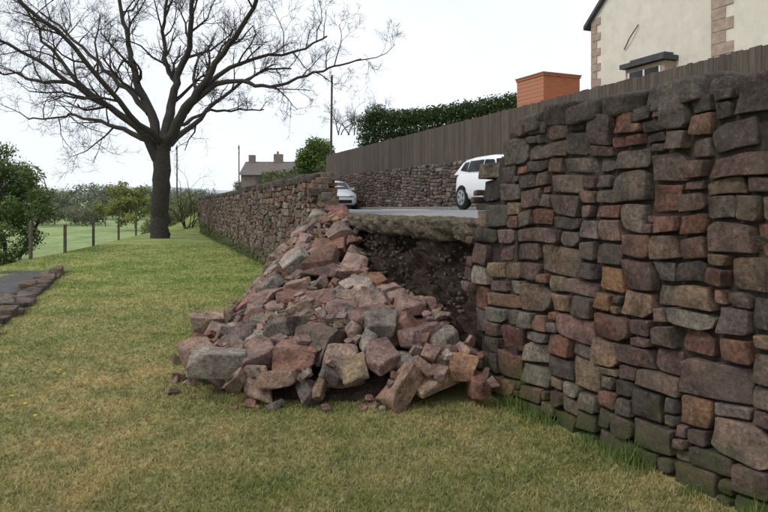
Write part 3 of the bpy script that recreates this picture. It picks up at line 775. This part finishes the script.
wn=MB(); wn.box(w0+.15,w1-.15,TH+.503,TH+.51,4.1,5.95); wn.make('window_glass',M['glass'],False,house)
wn=MB(); wn.box(w0-.12,w1+.12,TH+.003,TH+.68,6.12,6.28); wn.box(w0+.1,w1-.1,TH+.003,TH+.4,6.283,6.42); wn.make('window_hood',M['slate'],False,house)
wn=MB()
for s in (w0+.15,(w0+w1)/2-.03,w1-.21): wn.box(s,s+.06,TH+.512,TH+.54,4.1,5.95)
wn.make('window_frame',M['white'],False,house)
cb=MB(); tube(cb,[W(18.5,TH+.05,7.0),W(18.15,TH+.12,7.35),W(17.8,TH+.05,7.75)],[.02]*3,5); cb.make('cable',M['dark'],False,house)
ob=empty('brick_outbuilding')
def obox(dx0,dx1,dy0,dy1,z0,z1,mat,nm):
    me=bpy.data.meshes.new(nm); a=[(dx0,dy0,z0),(dx1,dy0,z0),(dx1,dy1,z0),(dx0,dy1,z0),(dx0,dy0,z1),(dx1,dy0,z1),(dx1,dy1,z1),(dx0,dy1,z1)]
    me.from_pydata(a,[],[[0,3,2,1],[4,5,6,7],[0,1,5,4],[1,2,6,5],[2,3,7,6],[3,0,4,7]]); me.materials.append(mat); return link(bpy.data.objects.new(nm,me),ob)
obox(0,1.7,0,1.6,0,3.1,M['brick'],'walls'); obox(-.03,1.73,-.03,1.63,3.103,3.19,M['brick'],'parapet'); obox(-.06,1.76,-.06,1.66,3.193,3.23,M['quoin'],'coping')
ob.location=(5.85,22,2.9); ob.rotation_euler=(0,0,math.radians(24))
dh=empty('stone_cottage'); M['dstone']=simple('cottage_stone',(.2,.16,.13),.9,3,.3); M['tile']=simple('brown_tiles',(.14,.12,.11),.8,4,.3)
a=MB(); Y=62; xa=(241-384)/600*Y; xb=(300-384)/600*Y; zr=1.6+(195-160)/600*Y; ze=1.6+(195-174)/600*Y
a.wbox(xa,xb,Y,Y+6,-.5,ze); a.make('walls',M['dstone'],False,dh)
a=MB(); a.add([(xa-.2,Y-.3,ze-.1),(xb+.2,Y-.3,ze-.1),(xb+.2,Y+3,zr),(xa-.2,Y+3,zr),(xa-.2,Y+6.3,ze-.1),(xb+.2,Y+6.3,ze-.1)],[[0,1,2,3],[3,2,5,4]]); a.make('roof',M['tile'],False,dh)
a=MB(); a.add([(xa,Y,ze),(xa,Y+6,ze),(xa,Y+3,zr-.1)],[[0,2,1]]); a.add([(xb,Y,ze),(xb,Y+6,ze),(xb,Y+3,zr-.1)],[[0,1,2]]); a.make('gables',M['dstone'],False,dh)
a=MB(); a.wbox(xa+.2,xa+.8,Y+2.6,Y+3.4,ze,zr+.7); a.wbox(xb-3.2,xb-2.3,Y+2.6,Y+3.4,ze,zr+.8); a.wbox(xb-2.9,xb-2.7,Y+2.8,Y+3,zr+.8,zr+1.1); a.make('chimneys',M['dstone'],False,dh)
a=MB(); a.wbox(xb-2.5,xb-1.5,Y-.05,Y-.003,ze-1.2,ze-.3); a.wbox(xb-4.5,xb-3.5,Y-.05,Y-.003,ze-1.2,ze-.3); a.make('windows',M['glass'],False,dh)
# ---------------------------------------------------------------- cars
def car(s_front,t_mid,L=3.65,wid=1.64,H=1.42):
    e=empty('hatchback_car')
    hw=wid/2; ns_=30; X=np.linspace(0,1,ns_)
    def zb(x): return np.interp(x,[0,.03,.10,.27,.4,.9,.97,1],[.55,.68,.78,.92,.95,.98,.90,.6])
    def hwid(x): return hw*np.interp(x,[0,.02,.06,.15,.5,.9,.96,1],[.66,.8,.92,.99,1,.97,.9,.74])
    def zlow(x): return np.interp(x,[0,.05,.95,1],[.28,.2,.2,.32])
    body=[]
    for x in X:
        w=hwid(x);b0=zb(x);l=zlow(x)
        half=[(0,l),(w*.8,l),(w*.97,l+.08),(w,l+.3*(b0-l)),(w*1.0,l+.6*(b0-l)),(w*.97,b0-.07),(w*.88,b0),(w*.5,b0+.025),(0,b0+.03)]
        ring=half+[(-y,z) for y,z in half[-2:0:-1]]
        body.append([(-x*L,y,z) for y,z in ring])
    m=len(body[0]); V=[p for r_ in body for p in r_]; F=[[i*m+j,i*m+(j+1)%m,(i+1)*m+(j+1)%m,(i+1)*m+j] for i in range(ns_-1) for j in range(m)]
    def cap(r): return [[r*m+j,r*m+j+1,r*m+(m-j-1),r*m+(m-j)%m] for j in range(0,m//2)]
    F+=cap(0)+cap(ns_-1)
    def place(V):
        V=np.array(V,float); return W(s_front-V[:,0]*1.0, t_mid+V[:,1], V[:,2]+zroad(s_front+L/2)+.045)
    def P(name,V,F,mat,smooth=False):
        me=bpy.data.meshes.new(name); me.from_pydata([tuple(v) for v in place(V)],[],F); me.materials.append(mat)
        bm=bmesh.new(); bm.from_mesh(me); bmesh.ops.recalc_face_normals(bm,faces=bm.faces[:]); bm.to_mesh(me); bm.free()
        if smooth: me.polygons.foreach_set('use_smooth',[True]*len(me.polygons))
        return link(bpy.data.objects.new(name,me),e)
    P('body',V,F,M['white'],True)
    gx=[.27,.33,.42,.55,.72,.84,.90,.975]; gz=[.93,1.13,H-.05,H,H-.01,H-.06,1.27,.97]
    ring=[]
    for x,zt in zip(gx,gz):
        f=(zt-.93)/(H-.93); wb=hw*.9; wt=hw*(.9-.2*f)
        z0=min(.93,zt-.001)
        ring.append([(-x*L,wb,z0),(-x*L,(wb+wt)/2+.02,(z0+zt)/2),(-x*L,wt,zt-.03*f),(-x*L,wt*.6,zt+.01*f),(-x*L,0,zt+.02*f),(-x*L,-wt*.6,zt+.01*f),(-x*L,-wt,zt-.03*f),(-x*L,-(wb+wt)/2-.02,(z0+zt)/2),(-x*L,-wb,z0)])
    V=[p for r_ in ring for p in r_]; F=[[i*9+j,i*9+j+1,(i+1)*9+j+1,(i+1)*9+j] for i in range(7) for j in range(8)]
    P('roof_and_pillars',V,F,M['white'],True)
    V=[];F=[]
    def quad(a,b,c,d):
        n=len(V); V.extend([a,b,c,d]); F.append([n,n+1,n+2,n+3])
    for sg in (1,-1):
        def sp(x,z):
            f=(z-.93)/(H-.93); return (-x*L,sg*(hw*(.9-.2*f)+.03),z)
        quad(sp(.36,.99),sp(.56,.99),sp(.56,H-.12),sp(.44,H-.14)); quad(sp(.575,.99),sp(.78,1.0),sp(.77,H-.13),sp(.575,H-.12)); quad(sp(.79,1.01),sp(.89,1.05),sp(.85,H-.17),sp(.785,H-.14))
    quad((-.285*L,hw*.78,1.0),(-.285*L,-hw*.78,1.0),(-.405*L+.02,-hw*.66,H-.08),(-.405*L+.02,hw*.66,H-.08))
    quad((-.975*L-.01,hw*.74,1.03),(-.975*L-.01,-hw*.74,1.03),(-.89*L-.05,-hw*.62,H-.14),(-.89*L-.05,hw*.62,H-.14))
    P('windows',V,F,M['glass'])
    for i,x in enumerate((.165,.835)):
        for sg in (1,-1):
            for nm,r,w0,w1,mat in (('arch',.34,-.10,.004,'dark'),('tyre',.30,-.16,.02,'tyre'),('rim',.21,0,.028,'alloy')):
                V=[];k=24; yc=sg*hwid(x)
                for a in range(k):
                    an=a/k*6.2832
                    for y in (w0,w1): V.append((-x*L+r*math.cos(an),yc+sg*y,.30+r*math.sin(an)))
                F=[[2*a,2*a+1,(2*a+3)%(2*k),(2*a+2)%(2*k)] for a in range(k)]+[[2*a+1 for a in range(k)],[2*a for a in range(k)][::-1]]
                P(f'{nm}_{i}_{"r" if sg>0 else "l"}',V,F,M[mat])
            V=[];F=[]
            for a in range(5):
                an=a/5*6.2832+.3; an2=an+.63; c=(-x*L,sg*(hwid(x)+.031),.30)
                n=len(V); V+=[(c[0]+.07*math.cos(an),c[1],c[2]+.07*math.sin(an)),(c[0]+.17*math.cos(an+.05),c[1],c[2]+.17*math.sin(an+.05)),(c[0]+.17*math.cos(an2),c[1],c[2]+.17*math.sin(an2))]; F.append([n,n+1,n+2])
            P('rim_openings',V,F,M['dark'])
    def bx(name,x0,x1,y0,y1,z0,z1,mat):
        V=[(x0,y0,z0),(x1,y0,z0),(x1,y1,z0),(x0,y1,z0),(x0,y0,z1),(x1,y0,z1),(x1,y1,z1),(x0,y1,z1)]
        P(name,V,[[0,3,2,1],[4,5,6,7],[0,1,5,4],[1,2,6,5],[2,3,7,6],[3,0,4,7]],M[mat])
    for sg in (1,-1):
        bx('headlamp',-.16,-.0,sg*hw*.58-.16,sg*hw*.58+.16,.56,.70,'lamp'); bx('tail_lamp',-L+.03,-L-.005,sg*hw*.68-.07,sg*hw*.68+.07,.66,.88,'red')
        bx('mirror',-.36*L-.04,-.36*L+.06,sg*(hw*.98)-.02,sg*(hw*.98)+.16 if sg>0 else sg*(hw*.98)-.16,.95,1.08,'white')
    bx('grille',-.1,.012,-.42,.42,.30,.46,'dark'); bx('number_plate',.012,.02,-.26,.26,.47,.56,'white'); bx('rear_plate',-L-.012,-L,-.26,.26,.62,.72,'yellow'); bx('bonnet_gap',-.06,.005,-.5,.5,.60,.63,'dark')
    bx('underbody',-L+.2,-.2,-hw*.8,hw*.8,.14,.3,'dark')
    return e
car(16.15-3.65,-6.25); car(28.7,-6.2)
# ---------------------------------------------------------------- world, sun, camera
w=bpy.data.worlds.new('World'); scene.world=w; w.use_nodes=True; nt=w.node_tree; bg=nt.nodes['Background']
sky=nt.nodes.new('ShaderNodeTexSky'); sky.sky_type='NISHITA'; sky.sun_disc=False; sky.sun_elevation=math.radians(48); sky.sun_rotation=math.radians(-115)
tc=nt.nodes.new('ShaderNodeTexCoord'); mp=nt.nodes.new('ShaderNodeMapping'); mp.inputs['Scale'].default_value=(1,1,2.5); nt.links.new(tc.outputs['Generated'],mp.inputs[0])
n=noise(nt,mp.outputs[0],1.6,6,.55); r=ramp(nt,[(.38,(.8,.8,.8)),(.62,(.97,.97,.97))]); nt.links.new(n.outputs['Fac'],r.inputs[0])
c=mix(nt,r.outputs[0],sky.outputs[0],(8.6,9.0,9.6)); nt.links.new(c,bg.inputs['Color']); bg.inputs['Strength'].default_value=.12
l=bpy.data.lights.new('sun','SUN'); l.energy=1.5; l.angle=math.radians(14); l.color=(1,.95,.88); lo=link(bpy.data.objects.new('sun',l))
d=Vector((-.75,-.45,.92)); lo.rotation_euler=d.to_track_quat('Z','Y').to_euler()
cam=bpy.data.cameras.new('camera'); cam.sensor_width=36; cam.lens=36*600/768; cam.shift_y=-61/768; cam.clip_end=5000; cam.clip_start=.05
co=link(bpy.data.objects.new('camera',cam)); co.location=(0,0,1.6); co.rotation_euler=(math.radians(90),0,0); scene.camera=co
scene.view_settings.view_transform='Standard'; scene.view_settings.look='None'; scene.view_settings.exposure=0
